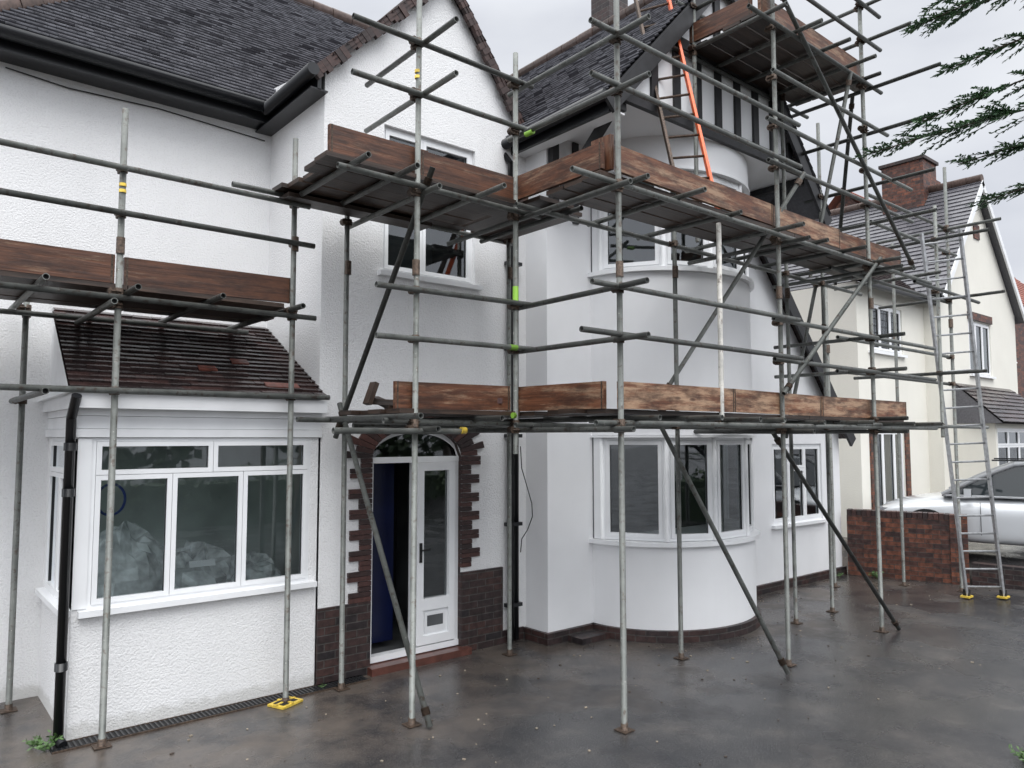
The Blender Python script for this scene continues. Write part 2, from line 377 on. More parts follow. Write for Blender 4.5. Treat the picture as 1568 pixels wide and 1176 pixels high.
def lump(mb,c,r,m,seed,nu=26,nv=14):
    rnd=random.Random(seed); ph=[(rnd.randint(1,7),rnd.uniform(1,7),rnd.uniform(0,6)) for _ in range(7)]
    i=len(mb.v)
    for b in range(nv+1):
        for a in range(nu):
            th=math.pi*b/nv; p=2*math.pi*a/nu; k=1
            for (f,g,o) in ph: k+=.05*math.sin(f*p+g*th+o)
            k+=rnd.uniform(-.06,.06)
            mb.v.append((c[0]+r[0]*k*math.sin(th)*math.cos(p),c[1]+r[1]*k*math.sin(th)*math.sin(p),c[2]+r[2]*k*math.cos(th)))
    for b in range(nv):
        for a in range(nu):
            q=(a+1)%nu; mb.face([i+b*nu+a,i+b*nu+q,i+(b+1)*nu+q,i+(b+1)*nu+a],m,None,.5)
lump(heap,(1.65,7.15,1.0),(.38,.25,.50),'plastic_sheet',1);lump(heap,(2.2,7.2,.98),(.42,.3,.32),'plastic_sheet',2);lump(heap,(2.75,7.2,.95),(.30,.3,.22),'plastic_sheet',3)
heap.obox((2.2,6.86,1.2),X,V((0,.5,.86)),V((0,-.86,.5)),.11,.03,.003,'paper')
heap.done()
ring=MB('hose_coil',['blue'],house)
pts=[V((1.44+.105*math.cos(a*math.pi/12),6.78,1.80+.125*math.sin(a*math.pi/12))) for a in range(25)]
ring.path(pts,.011,6,'blue'); ring.done()
# ---- bow
cx,cy,ea,eb=7.775,YB,1.26,1.12
def ep(th,o=0):
    t=math.radians(th); return (cx+(ea+o)*math.cos(t),cy+(eb+o)*math.sin(t))
bow=MB('bow_window',['smooth'],house)
def bprism(z0,z1,o,m,n=36,a0=180,a1=360):
    pts=[ep(a0+(a1-a0)*i/n,o) for i in range(n+1)]
    i0=len(bow.v)
    for p in pts: bow.v.append((p[0],p[1],z0)); bow.v.append((p[0],p[1],z1))
    for i in range(n):
        bow.face([i0+2*i,i0+2*i+2,i0+2*i+3,i0+2*i+1],m,[(i*.1,z0),((i+1)*.1,z0),((i+1)*.1,z1),(i*.1,z1)],.5,True)
    if a0==180 and a1==360:
        bow.poly([(p[0],p[1],z0) for p in pts],m); bow.poly([(p[0],p[1],z1) for p in pts],m)
bprism(0,.13,.05,'brick'); bprism(.131,1.06,0,'smooth'); bprism(1.062,1.11,.06,'upvc'); bprism(2.33,4.235,0,'smooth'); bprism(4.237,4.285,.06,'upvc'); bprism(5.50,SOF-.005,0.01,'smooth')
bprism(2.30,2.327,.03,'upvc'); bprism(5.46,5.497,.03,'upvc')
fa=[187,226,255,285,314,353]
for z0,z1 in ((1.115,2.298),(4.29,5.458)):
    for a,b in ((179,187.5),(352.5,361)): bprism(z0,z1,-.005,'upvc',4,a,b)
    for a,b in zip(fa,fa[1:]):
        p=V((*ep(a,-.02),0));q=V((*ep(b,-.02),0)); U=(q-p); ln=U.length; U.normalize(); Nn=U.cross(Z)
        if Nn.dot(p-V((cx,cy+.3,0)))<0: Nn=-Nn
        window(bow,p,U,Nn,.012,ln-.012,z0,z1,[(0,1,0,1)],n=.0,fr=.035,sash=.045,sill=False)
        bow.tube((p.x,p.y,z0),(p.x,p.y,z1),.028,10,'upvc',.5,False)
    bow.poly([(6.5,YB+.7,z0-.1),(9.05,YB+.7,z0-.1),(9.05,YB+.7,z1+.1),(6.5,YB+.7,z1+.1)],'interior')
    for xx in (6.52,9.03): bow.poly([(xx,YB-.02,z0-.1),(xx,YB+.7,z0-.1),(xx,YB+.7,z1+.1),(xx,YB-.02,z1+.1)],'interior')
    for zz in (z0-.05,z1+.02): bow.poly([(6.5,YB,zz),(9.05,YB,zz),(9.05,YB+.7,zz),(6.5,YB+.7,zz)],'interior')
bow.done()
# ---- plinths
pl=MB('brick_plinth',['brick'],house)
pl.box(5.74,6.6,YB-.05,YB+.05,0,.13,'brick'); pl.box(5.74,5.78,YB+.05,YA,0,.13,'brick'); pl.box(8.95,12.6,YB-.05,YB+.05,0,.13,'brick')
pl.box(6.05,6.75,YB-.28,YB-.052,0,.07,'brick')
pl.box(3.19,3.748,YA-.03,YA+.02,0,.70,'brick'); pl.box(4.852,5.42,YA-.03,YA+.02,0,.85,'brick')
pl.box(5.42,5.74,YA-.02,YA+.02,0,.14,'brick')
pl.done()
# ---- door
dr=MB('front_door',['upvc'],house)
def D(u0,u1,z0,z1,n0,n1,m='upvc'): dr.lbox(OA,X,NF,u0,u1,z0,z1,n0,n1,m)
for i in range(24):
    a0=math.pi*i/24;a1=math.pi*(i+.9)/24; o=(.20 if i%2 else .30)+rr(-.015,.015)
    def pt(a,e): return (4.3-(.55+e)*math.cos(a),2.1+(.30+e)*math.sin(a))
    t=R(); q=[pt(a0,0),pt(a1,0),pt(a1,o),pt(a0,o)]
    f=[(x,YA-.028,z) for x,z in q]; bk=[(x,YA+.10,z) for x,z in q]
    dr.poly(f,'vouss',None,t)
    for j in range(4): k=(j+1)%4; dr.poly([f[j],f[k],bk[k],bk[j]],'vouss',None,t)
for k in range(14):
    z0=.70+k*.1
    if z0+.1>2.12: continue
    for sgx in (0,1):
        if sgx and z0<.84: continue
        o=(.13 if (k%2)^sgx else .24)+rr(-.012,.012)
        for hh in (0,1):
            za=z0+.003+hh*.049; zb=za+.044
            if sgx==0: dr.box(3.75-o,3.75,YA-.028+rr(-.002,.002),YA+.12,za,zb,'vouss',R())
            else: dr.box(4.85,4.85+o,YA-.028+rr(-.002,.002),YA+.12,za,zb,'vouss',R())
dr.box(3.7,3.745,YA+.02,YA+.14,0,2.1,'brick'); dr.box(4.855,4.9,YA+.02,YA+.14,0,2.1,'brick')
dr.box(3.745,3.75,YA-.02,YA+.14,0,.7,'brick'); dr.box(4.85,4.855,YA-.02,YA+.14,0,.85,'brick')
for i in range(nseg):
    x0=3.75+1.1*i/nseg;x1=3.75+1.1*(i+1)/nseg
    dr.poly([(x0,YA+.05,arch(x0)-.055),(x1,YA+.05,arch(x1)-.055),(x1,YA+.05,arch(x1)+.0),(x0,YA+.05,arch(x0)+.0)],'upvc')
    dr.poly([(x0,YA+.0,arch(x0)),(x1,YA+.0,arch(x1)),(x1,YA+.16,arch(x1)),(x0,YA+.16,arch(x0))],'vouss',None,.3)
    dr.poly([(x0,YA+.08,2.1),(x1,YA+.08,2.1),(x1,YA+.08,arch(x1)-.05),(x0,YA+.08,arch(x0)-.05)],'glass')
D(3.75,4.85,2.04,2.10,-.12,-.04); D(3.75,3.80,.12,2.04,-.12,-.045); D(4.80,4.85,.12,2.04,-.12,-.045); D(3.75,4.85,.08,.14,-.12,-.03)
D(4.27,4.32,.15,2.04,-.12,-.045)
D(4.322,4.40,.152,2.038,-.11,-.03);D(4.72,4.798,.152,2.038,-.11,-.03);D(4.40,4.72,1.95,2.038,-.11,-.03);D(4.40,4.72,.152,.24,-.11,-.03);D(4.40,4.72,.50,.62,-.11,-.03)
D(4.40,4.72,.24,.50,-.09,-.06); D(4.43,4.69,.27,.47,-.06,-.05,'fascia'); D(4.46,4.66,.33,.44,-.05,-.047,'interior')
dr.poly([(4.40,YA+.07,.62),(4.72,YA+.07,.62),(4.72,YA+.07,1.95),(4.40,YA+.07,1.95)],'glass')
D(4.345,4.375,1.0,1.2,-.03,-.018,'dark'); D(4.35,4.46,1.12,1.135,-.0,.012,'dark'); D(4.352,4.367,1.12,1.135,-.03,.0,'dark')
dr.obox((4.02,YA+.42,1.1),X,Y,Z,.235,.02,.94,'navy'); dr.obox((3.90,YA+.397,1.35),X,Y,Z,.06,.006,.5,'navy')
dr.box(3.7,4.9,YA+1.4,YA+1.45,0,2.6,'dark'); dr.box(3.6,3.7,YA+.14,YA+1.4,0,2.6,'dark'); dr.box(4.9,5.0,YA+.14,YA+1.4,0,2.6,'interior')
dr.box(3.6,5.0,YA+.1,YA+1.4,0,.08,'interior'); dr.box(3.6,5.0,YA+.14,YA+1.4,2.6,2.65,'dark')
dr.box(3.72,4.92,YA-.12,YA+.1,0,.07,'step')
dr.done()
walls.done(); wins.done(); rms.done()
# ---- roofs
rf=MB('roof',['tile'],house)
roof(rf,(.32,7.65,5.87),(8.0,7.65,5.87),(3.6,10.93,9.15),(8.0,10.93,9.15),.10,.165,.034,'tile',.006,'tile_edge_highlight')
rf.poly([(.32,7.65,5.87),(.32,14.3,5.87),(3.6,10.93,9.15)],'tile'); rf.poly([(.32,14.3,5.87),(8,14.3,5.87),(8,10.93,9.15),(3.6,10.93,9.15)],'tile')
ridgecaps(rf,(3.6,10.93,9.17),(8,10.93,9.17)); ridgecaps(rf,(.34,7.67,5.9),(3.6,10.93,9.17))
roof(rf,(3.0,9.3,5.80),(3.0,6.55,5.80),(4.6,9.3,7.46),(4.6,6.55,7.46),.105,.165,.022,'tile2')
roof(rf,(5.80,6.55,5.85),(5.80,9.3,5.85),(4.6,6.55,7.46),(4.6,9.3,7.46),.105,.165,.022,'tile2')
ridgecaps(rf,(4.6,6.6,7.46),(4.6,9.3,7.46),.09)
def verge(mb,p0,p1,n,w=.05,drop=.115):
    p0=V(p0);p1=V(p1); d=(p1-p0).normalized(); up=d.cross(Y)
    if up.z<0: up=-up
    ln=(p1-p0).length/n
    for i in range(n):
        dp=drop*rr(.7,1.2); c=lerp(p0,p1,(i+.5)/n)-up*(dp/2-.01)+Y*rr(-.006,.006)
        mb.obox(c,d,Y,up,ln*.48,w/2,dp/2,'verge',R())
verge(rf,(2.99,6.58,5.82),(4.6,6.58,7.47),34); verge(rf,(4.6,6.58,7.47),(5.80,6.58,5.86),30)
roof(rf,(5.5,13,5.82),(5.5,5.03,5.82),(7.65,13,8.1),(7.65,5.03,8.1),.10,.165,.034,'tile',.006,'tile_edge_highlight')
roof(rf,(10.0,5.03,5.40),(10.0,13,5.40),(7.65,5.03,8.1),(7.65,13,8.1),.12,.165,.022,'tile')
roof(rf,(12.72,6.12,2.30),(12.72,13,2.30),(10.0,6.12,5.40),(10.0,13,5.40),.12,.165,.022,'tile2')
ridgecaps(rf,(7.65,5.0,8.12),(7.65,13,8.12))
rf.poly([(5.79,13,0),(12.5,13,0),(12.5,13,2.5),(7.65,13,8.05),(5.79,13,6)],'interior')
rf.done()
ch=MB('chimney',['brick'],house)
ch.box(7.60,8.0,6.95,7.3,7.4,9.6,'brick'); ch.box(7.56,8.04,6.91,7.34,9.6,9.7,'brick'); ch.box(7.61,7.99,6.96,7.29,9.7,9.78,'brick')
ch.tube((7.8,7.12,9.78),(7.8,7.12,10.1),.11,12,'ridge',.5,True)
ch.done()
# timber gable
tg=MB('half_timbered_gable',['smooth'],house)
YG=5.17
def rl(x): return 8.1-1.06*(7.65-x) if x<7.65 else 8.1-1.149*(x-7.65)
tg.poly([(5.62,YG,SOF),(9.55,YG,SOF),(7.65,YG,8.03)],'smooth')
tg.poly([(5.8,YG,SOF-.01),(9.6,YG,SOF-.01),(9.6,YB,SOF-.01),(5.8,YB,SOF-.01)],'smooth')
tg.poly([(9.6,YG,SOF),(10.0,YG,5.4),(10.0,YB,5.4),(9.6,YB,SOF)],'timber_black')
tg.box(5.60,9.6,YG-.06,YG-.003,SOF-.02,SOF+.14,'timber_black')
tg.box(6.75,8.65,YG-.05,YG-.003,6.75,6.88,'timber_black')
x=5.95
while x<9.6:
    top=rl(x)-.15
    if top>6.05:
        if top>6.95: tg.box(x-.055,x+.055,YG-.035,YG-.002,6.001,6.749,'timber_black'); tg.box(x-.055,x+.055,YG-.035,YG-.002,6.881,top,'timber_black')
        else: tg.box(x-.055,x+.055,YG-.035,YG-.002,6.001,top,'timber_black')
    x+=.40
for x0,x1 in ((5.45,7.65),(10.05,7.65)):
    p=V((x0,5.06,rl(x0)-.02));q=V((x1,5.06,rl(x1)-.02)); d=(q-p).normalized(); up=d.cross(Y); up=up if up.z>0 else -up
    tg.obox((p+q)/2-up*.09,d,Y,up,(q-p).length/2,.02,.10,'timber_black')
p=V((10.02,6.12,5.38));q=V((12.75,6.12,2.27)); d=(q-p).normalized(); up=d.cross(Y); up=up if up.z>0 else -up
tg.obox((p+q)/2-up*.08,d,Y,up,(q-p).length/2,.02,.10,'timber_black')
for bx in (5.86,9.5):
    tg.obox((bx,5.72,5.46),X,V((0,.74,-.67)),V((0,.67,.74)),.045,.55,.045,'timber_black')
    tg.box(bx-.05,bx+.05,YB-.09,YB-.01,4.85,SOF-.02,'timber_black')
    tg.box(bx-.05,bx+.05,YG,YB-.09,SOF-.10,SOF-.02,'timber_black')
for bx in (6.25,): tg.box(bx-.045,bx+.045,YB-.03,YB-.002,4.85,SOF-.02,'timber_black')
tg.done()
# gutters
gt=MB('gutters_and_downpipes',['black'],house)
def gutter(a,b): gt.tube(a,b,.062,12,'black',.5,False)
gutter((.2,7.62,5.80),(3.0,7.62,5.80)); gt.box(.4,3.1,7.72,7.76,5.68,5.86,'black'); gt.box(.4,3.18,7.76,8.0,5.69,5.71,'black')
gutter((2.98,7.66,5.79),(2.98,6.5,5.80)); gt.box(3.07,3.11,6.6,7.75,5.66,5.84,'black'); gt.box(3.0,3.18,6.6,8.0,5.655,5.67,'black')
gutter((5.47,6.9,5.74),(5.47,5.05,5.78)); gt.box(5.56,5.6,5.1,6.9,5.64,5.8,'black'); gt.box(5.6,5.8,5.1,6.9,5.66,5.68,'smooth')
DP=[(5.47,6.75,5.70),(5.50,6.60,5.5),(5.50,6.60,.03)]
gt.path([V(p) for p in DP],.036,12,'black')
gt.path([V((5.60,6.62,5.2)),V((5.60,6.62,.03))],.028,12,'black')
for z in (5.3,4.3,3.3,2.3,1.3,.4): gt.box(5.45,5.65,6.57,6.66,z,z+.04,'black')
gt.path([V((1.12,6.50,2.62)),V((1.11,6.62,2.45)),V((1.11,6.62,.05)),V((1.13,6.55,.02))],.036,12,'black')
for z in (2.2,1.85,.55): gt.tube((1.11,6.62,z),(1.11,6.62,z+.06),.045,12,'black',.5,False)
cb=[V((5.62,6.57,2.2)),V((5.63,6.56,1.95)),V((5.68,6.53,1.75)),V((5.73,6.5,1.55)),V((5.74,6.5,1.4)),V((5.69,6.53,1.25)),V((5.63,6.56,1.15)),V((5.62,6.57,1.0))]
gt.path(cb,.006,6,'black')
gt.path([V((.7,7.98,5.64)),V((1.2,7.98,5.60)),V((2.0,7.98,5.63)),V((3.1,7.98,5.58))],.006,6,'black')
gt.done()
# ================================================================= SCAFFOLD
scf=empty('scaffolding')
st=MB('standards',['tube'],scf); lg=MB('ledgers_and_rails',['tube'],scf); br=MB('diagonal_braces',['tube'],scf); cp=MB('couplers',['rust'],scf)
dk=MB('deck_boards',['deckb'],scf); tb=MB('toe_boards',['toe'],scf); bp=MB('base_plates',['rust'],scf)
S={}
def std(k,x,y,z0,z1,m='tube'):
    S[k]=(x,y,z0,z1); st.tube((x,y,z0),(x+rr(-.012,.012),y+rr(-.012,.012),z1),.0245,12,m,rr(.35,.95))
    if z0<.01:
        bp.box(x-.06,x+.06,y-.06,y+.06,.004,.010,'rust'); bp.tube((x,y,.01),(x,y,.06),.03,10,'rust',.5,False)
    if z1-z0>4.2:
        zz=rr(3.6,4.1); cp.tube((x,y,zz),(x,y,zz+.13),.032,10,'rust',None,False)
std('L0',-.45,6.42,0,4.9); std('S1',.92,7.72,0,3.6); std('S2',1.36,6.40,0,4.9); std('S3',2.78,6.38,0,5.02)
std('S4',3.33,6.42,0,4.68); std('S5',3.36,5.27,0,6.7); std('P1',4.45,5.27,2.15,5.95); std('S6',5.21,6.27,0,4.75)
std('S7',4.58,4.10,0,6.9); std('S8',6.5,5.02,0,4.6); std('P2',6.08,4.18,2.4,4.36,'paletube'); std('S9',7.15,4.18,0,8.2)
std('S11',9.2,4.16,0,8.4); std('S12',12.5,4.45,0,6.5); std('S13',8.8,5.03,0,7.9); std('S14',9.75,5.05,0,6.65); std('S15',11.4,5.85,0,4.7)
std('S16',6.95,5.05,4.5,7.9); std('S17',12.3,5.2,0,5.4); std('S18',11.35,4.2,2.3,5.6)
def coup(p,d1,d2):
    p=V(p); cp.tube(p-d1*.03,p+d1*.03,.033,8,'rust',None,False)
    o=d1.cross(d2).normalized()
    cp.obox(p+o*.028,d1,d2,o,.024,.024,.03,'rust',R()); cp.tube(p+d2*.036-o*.02,p+d2*.036+o*.07,.007,6,'rust',None,False)
    cp.tube(p-d2*.036-o*.02,p-d2*.036+o*.06,.007,6,'rust',None,False)
    cp.tube(p+o*.05-d2*.028,p+o*.05+d2*.028,.033,8,'rust',None,False)
def railx(x0,x1,y,z,m='tube',dark=None):
    y+=rr(-.01,.01); lg.tube((x0,y,z+rr(-.012,.012)),(x1,y,z+rr(-.012,.012)),.0245,10,m,dark)
    for k,(sx,sy,a,b) in S.items():
        if x0-.02<=sx<=x1+.02 and abs(sy-y)<.12 and a<z<b: coup((sx,sy,z),Z,X)
def raily(y0,y1,x,z,m='tube',dark=None):
    lg.tube((x+rr(-.02,.02),y0,z+rr(-.012,.012)),(x,y1,z),.0245,10,m,dark)
    for k,(sx,sy,a,b) in S.items():
        if y0-.02<=sy<=y1+.02 and abs(sx-x)<.12 and a<z<b: coup((sx,sy,z),Z,Y)
for z,x0,x1,yy in ((3.38,-1.2,2.98,6.35),(2.66,-1.2,3.12,6.35),(4.41,-1.2,2.9,6.34),(4.05,-1.2,2.95,6.34),(3.38,-1,2.85,7.67)):
    railx(x0,x1,yy,z)
for x in (-.2,.42,.82,1.42,2.05,2.72): raily(rr(6.02,6.18),7.9,x,3.43)
raily(6.2,7.9,.86,2.62); raily(6.2,7.8,1.30,3.33)
for z in (2.42,4.40):
    railx(4.05 if z>3 else 4.3,10.9,4.12,z); railx(4.3,10.95,5.10,z)
    raily(3.9,6.45,4.51,z-.05); raily(3.85,5.6,7.2,z-.05); raily(3.8,5.5,9.25,z-.05); raily(5.0,6.6,3.40,z-.05)
    x=4.75
    while x<10.8:
        raily(4.0-rr(0,.28),5.2+rr(0,.15),x,z+.049); x+=rr(.55,.9)
    for x in (2.75,3.15,4.0,4.95):
        if z>3 or x>3: raily(5.0-rr(0,.15),6.45,x,z+.049)
railx(2.60,3.78,5.20,2.36); railx(2.82,4.92,6.36,2.46); railx(2.2,5.4,6.36,4.47); railx(2.6,4.7,5.21,4.40); railx(3.3,5.3,6.22,2.40); railx(3.1,4.7,5.33,2.43)
lg.tube((3.78,5.20,2.36),(3.83,5.20,2.36),.03,10,'yellow',.5,False)
railx(8.6,12.8,4.10,2.46); railx(8.9,12.7,4.5,4.40); railx(10.4,12.7,4.12,4.36)
for z in (3.12,3.53):
    railx(2.96,4.62,5.22,z); raily(3.75,5.4,4.52,z-.02); railx(4.06 if z<3.3 else 4.2,7.3,4.04,z); railx(6.9,10.9,4.11,z-.03); railx(9.0,12.6,4.5,z)
for z in (5.2,5.65):
    railx(2.72,4.62,5.22,z); raily(3.7,5.45,4.52,z-.03); railx(4.2,7.4,4.05,z); railx(6.9,10.4,4.11,z-.04); raily(4.75,6.25,3.41,z+.02)
railx(9.9,12.8,4.45,5.15); railx(9.9,12.9,4.5,5.55); raily(3.7,5.5,12.45,4.42);raily(3.7,5.5,12.45,5.5);raily(3.5,5.3,11.3,5.1);raily(3.6,5.4,9.8,5.1);raily(3.6,5.3,9.8,5.6)
for z in (2.5,3.1,3.5): raily(3.8,5.5,9.25,z+.02)
raily(3.6,5.4,11.3,3.2)
railx(6.6,9.6,4.11,6.70); railx(6.6,9.6,5.12,6.70)
for x in (6.95,7.5,8.1,8.7,9.15): raily(3.95-rr(0,.3),5.3,x,6.75)
for z in (7.25,7.7): railx(6.7,9.6,4.11,z); raily(3.6,5.4,9.26,z+.03); raily(3.8,5.2,7.0,z); railx(6.7,9.6,5.1,z)
raily(3.3,5.3,9.3,6.66); raily(3.4,5.3,9.3,6.1); railx(7.0,9.7,4.11,6.15)
def brace(a,b,t=None):
    br.tube(a,b,.0245,10,'tube',t); d=(V(b)-V(a)).normalized()
    for p in (V(a)+d*.12,V(b)-d*.12): cp.tube(p-d*.03,p+d*.03,.035,8,'rust',None,False)
brace((3.28,6.45,2.62),(3.42,5.10,.02),1.); brace((3.42,5.12,4.55),(3.27,6.5,2.3),.1)
brace((6.28,5.15,2.55),(6.83,4.0,.02),.9); brace((6.42,5.15,2.75),(7.5,4.05,5.15),.1)
brace((7.1,4.26,2.35),(9.42,4.06,.02),.0); brace((9.32,4.08,4.5),(7.05,4.1,2.75),1.)
brace((7.1,4.08,7.1),(10.25,4.06,4.5),.7); brace((9.2,4.3,6.6),(10.2,5.1,4.45),.2)
brace((9.7,5.2,4.5),(8.75,4.1,6.7),.3); brace((8.8,5.1,2.3),(9.8,5.15,4.5),.2)
def deck(x0,x1,y0,y1,z,al='X'):
    if al=='X':
        y=y0
        while y+.2<=y1+.02:
            x=x0+rr(-.12,.06)
            while x<x1-.1:
                e=min(x+rr(2.3,3.6),x1+rr(-.08,.18))
                if e-x>.15: dk.obox(((x+e)/2,y+.1125,z+.019+rr(0,.008)),X,Y,Z,(e-x)/2-.004,.108,.019,'deckb',R(),True)
                x=e
            y+=.234
    else:
        x=x0
        while x+.2<=x1+.02:
            a=y0+rr(-.1,.05);b=y1+rr(-.05,.1)
            dk.obox((x+.1125,(a+b)/2,z+.019+rr(0,.006)),Y,-X,Z,(b-a)/2,.108,.019,'deckb',R(),True); x+=.234
deck(-1.2,2.75,6.42,7.6,3.46)
deck(3.2,4.5,5.25,6.2,2.497); deck(4.5,10.2,4.2,5.05,2.497); deck(4.5,5.35,5.08,6.2,2.497,'Y')
deck(2.62,4.5,5.25,6.4,4.475); deck(4.5,10.3,4.2,5.08,4.475); deck(4.52,5.4,5.1,6.3,4.475,'Y')
deck(6.95,9.35,4.2,5.1,6.78)
dk.obox((3.38,6.3,4.43),X,Y,Z,.75,.11,.019,'deckb',.2,True)
for k in range(16):
    a=rr(0,3.1); px=rr(3.25,4.35) if k<8 else rr(4.7,9.8); py=rr(5.4,6.0) if k<8 else rr(4.3,4.9)
    dk.obox((px,py,2.60+rr(0,.04)),V((math.cos(a),math.sin(a),rr(-.2,.3))).normalized(),V((-math.sin(a),math.cos(a),0)),Z,rr(.08,.2),.04,.025,'vouss' if k%2 else 'deckb',R(),True)
dk.obox((3.22,5.75,2.68),V((.35,0,.94)),Y,V((.94,0,-.35)),.10,.05,.02,'deckb',.5,True)
def toe(p,q,z,t,h=.1125):
    p=V((p[0],p[1],z+h+rr(-.008,.008)));q=V((q[0],q[1],z+h+rr(-.01,.012))); d=(q-p).normalized(); w=d.cross(Z).normalized()
    tb.obox((p+q)/2,d,w,d.cross(w)*-1,(q-p).length/2,.019,h,'toe',t,True)
    for e,s in ((p,1),(q,-1)): tb.obox(e+d*s*.02,d,w,Z,.008,.0205,h+.001,'rust',.4)
toe((-1.2,6.44),(1.33,6.44),3.50,.15); toe((1.4,6.45),(2.78,6.44),3.50,.05)
toe((3.2,5.33),(4.42,5.33),2.54,.45); toe((4.50,5.32),(4.52,4.22),2.54,.55); toe((4.62,4.16),(6.3,4.2),2.54,1.0); toe((6.32,4.22),(8.0,4.22),2.54,1.); toe((8.02,4.22),(10.2,4.22),2.54,.9)
toe((2.58,5.33),(3.5,5.33),4.53,.25); toe((3.4,5.29),(4.62,5.30),4.51,.15); toe((4.48,5.3),(4.50,4.2),4.53,.4); toe((4.62,4.16),(7.1,4.22),4.53,.65); toe((7.12,4.24),(8.6,4.24),4.53,.85); toe((8.3,4.28),(10.25,4.24),4.53,.6)
toe((7.0,4.24),(9.35,4.24),6.82,.5); toe((9.33,4.25),(9.33,5.1),6.82,.4); toe((6.95,4.3),(6.95,5.1),6.82,.3)
tb.obox((4.60,4.30,4.70),Z,X,Y,.15,.02,.1125,'toe',.4,True)
for p,q in (((4.45,5.27,3.52),(4.45,5.27,3.70)),((4.34,5.22,3.12),(4.42,5.22,3.12)),((4.52,5.2,5.15),(4.52,5.10,5.15)),((4.37,5.22,2.5),(4.4,5.22,2.5))):
    st.tube(p,q,.0275,10,'lime',.5,False)
for k,z in (('S2',4.22),('S5',5.35)):
    x,y=S[k][:2]
    for dz in (0,.05): st.tube((x,y,z+dz),(x,y,z+dz+.025),.0275,10,'yellow',.5,False)
def plate(x,y,rot=0.):
    a=V((math.cos(rot),math.sin(rot),0)); b=V((-math.sin(rot),math.cos(rot),0))
    bp.obox((x,y,.012),a,b,Z,.12,.09,.009,'yellow'); bp.obox((x,y,.0225),a,b,Z,.085,.06,.002,'dark'); bp.obox((x,y,.029),a,b,Z,.035,.035,.006,'rust')
    bp.obox((x,y,.026),a,b,Z,.012,.088,.004,'yellow'); bp.obox((x,y,.0262),a,b,Z,.11,.01,.004,'yellow')
plate(2.78,6.38,.4)
for o in (st,lg,br,cp,dk,tb,bp): o.done()
# ================================================================= LADDERS
def ladder(name,f0,f1,t0,t1,mats,rungs,cups=False):
    l=MB(name,[mats[0]]); f0,f1,t0,t1=map(V,(f0,f1,t0,t1)); w=(f1-f0).normalized()
    for a,b,m in ((f0,t0,mats[0]),(f1,t1,mats[1])):
        d=(b-a).normalized(); n=w.cross(d).normalized()
        l.obox((a+b)/2,d,w,n,(b-a).length/2,.014,.034,m)
    for i in range(rungs):
        t=(i+.6)/(rungs+.2); l.tube(lerp(f0,t0,t),lerp(f1,t1,t),.014,8,mats[2],.5,False)
    if cups:
        for q in (f0,f1): l.obox(q+V((0,0,.012)),X,Y,Z,.08,.06,.012,'yellow')
        l.obox(f0+V((0,0,.06)),X,Y,Z,.03,.04,.05,'dark'); l.obox(f1+V((0,0,.06)),X,Y,Z,.03,.04,.05,'dark')
    return l.done()
ladder('extension_ladder',(12.02,4.22,.02),(12.38,3.87,.02),(11.02,4.25,5.15),(11.36,3.88,5.2),('alu','alu','alu'),20,True)
ladder('extension_ladder',(6.03,4.55,4.52),(6.30,4.32,4.52),(6.72,5.76,7.75),(6.98,5.5,7.85),('rust','orange','rust'),12)
# ================================================================= GROUND
def gz(x,y):
    t=min(1,max(0,(x-12.95)/.9)); t=t*t*(3-2*t); return .4*t
g=MB('ground',['ground'])
xs=[-150,-60,-25,-10,-4]+[i*.5 for i in range(0,25)]+[12.5+i*.1 for i in range(16)]+[15,18,24,40,80,160]
ys=[-150,-60,-25,-10,-4,0,2,4,6,8,10,14,20,40,90,200]
xs=sorted(set(round(a,3) for a in xs))
idx={}
for i,a in enumerate(xs):
    for j,b in enumerate(ys): idx[i,j]=len(g.v); g.v.append((a,b,gz(a,b)))
for i in range(len(xs)-1):
    for j in range(len(ys)-1): g.face([idx[i,j],idx[i+1,j],idx[i+1,j+1],idx[i,j+1]],'ground',None,.5,True)
g.done()
dc=MB('drain_channel',['dark'])
dc.box(1.05,3.66,6.48,6.64,.0,.006,'dark')
x=1.06
while x<3.65: dc.box(x,x+.014,6.492,6.628,.006,.013,'black'); x+=.036
dc.box(1.05,3.66,6.468,6.48,0,.014,'rust'); dc.box(1.05,3.66,6.64,6.65,0,.014,'rust')
dc.done()
db=MB('debris',['debris'])
for k in range(300):
    x=rr(1.5,13); y=6.2-abs(random.gauss(0,1))*1.6
    if y<0: continue
    a=rr(0,3.1); s=rr(.002,.009); db.obox((x,y,gz(x,y)+s*.4),V((math.cos(a),math.sin(a),0)),V((-math.sin(a),math.cos(a),0)),Z,s*rr(.6,1.8),s,s*.5,'debris' if R()<.6 else 'bark',R())
db.done()
# ================================================================= BOUNDARY WALL
bw=MB('brick_wall',['redbrick'])
p=V((12.62,6.22,0));q=V((13.10,4.80,0)); d=(q-p).normalized(); w=d.cross(Z)
bw.obox((p+q)/2+Z*.5,d,w,Z,(q-p).length/2,.11,.5,'redbrick',.5,True)
n=20
for i in range(n): bw.obox(lerp(p,q,(i+.5)/n)+Z*1.045,d,w,Z,(q-p).length/n*.45,.115,.045+rr(-.004,.004),'vouss',R(),True)
bw.obox(q+d*.12+Z*.54,d,w,Z,.12,.13,.54,'redbrick',.5,True)
q2=q+V((.45,-3.6,0)); d2=(q2-q).normalized(); w2=d2.cross(Z)
bw.obox((q+d2*.3+q2)/2+Z*.16,d2,w2,Z,(q2-q).length/2-.15,.10,.20,'brick',.5,True)
bw.done()
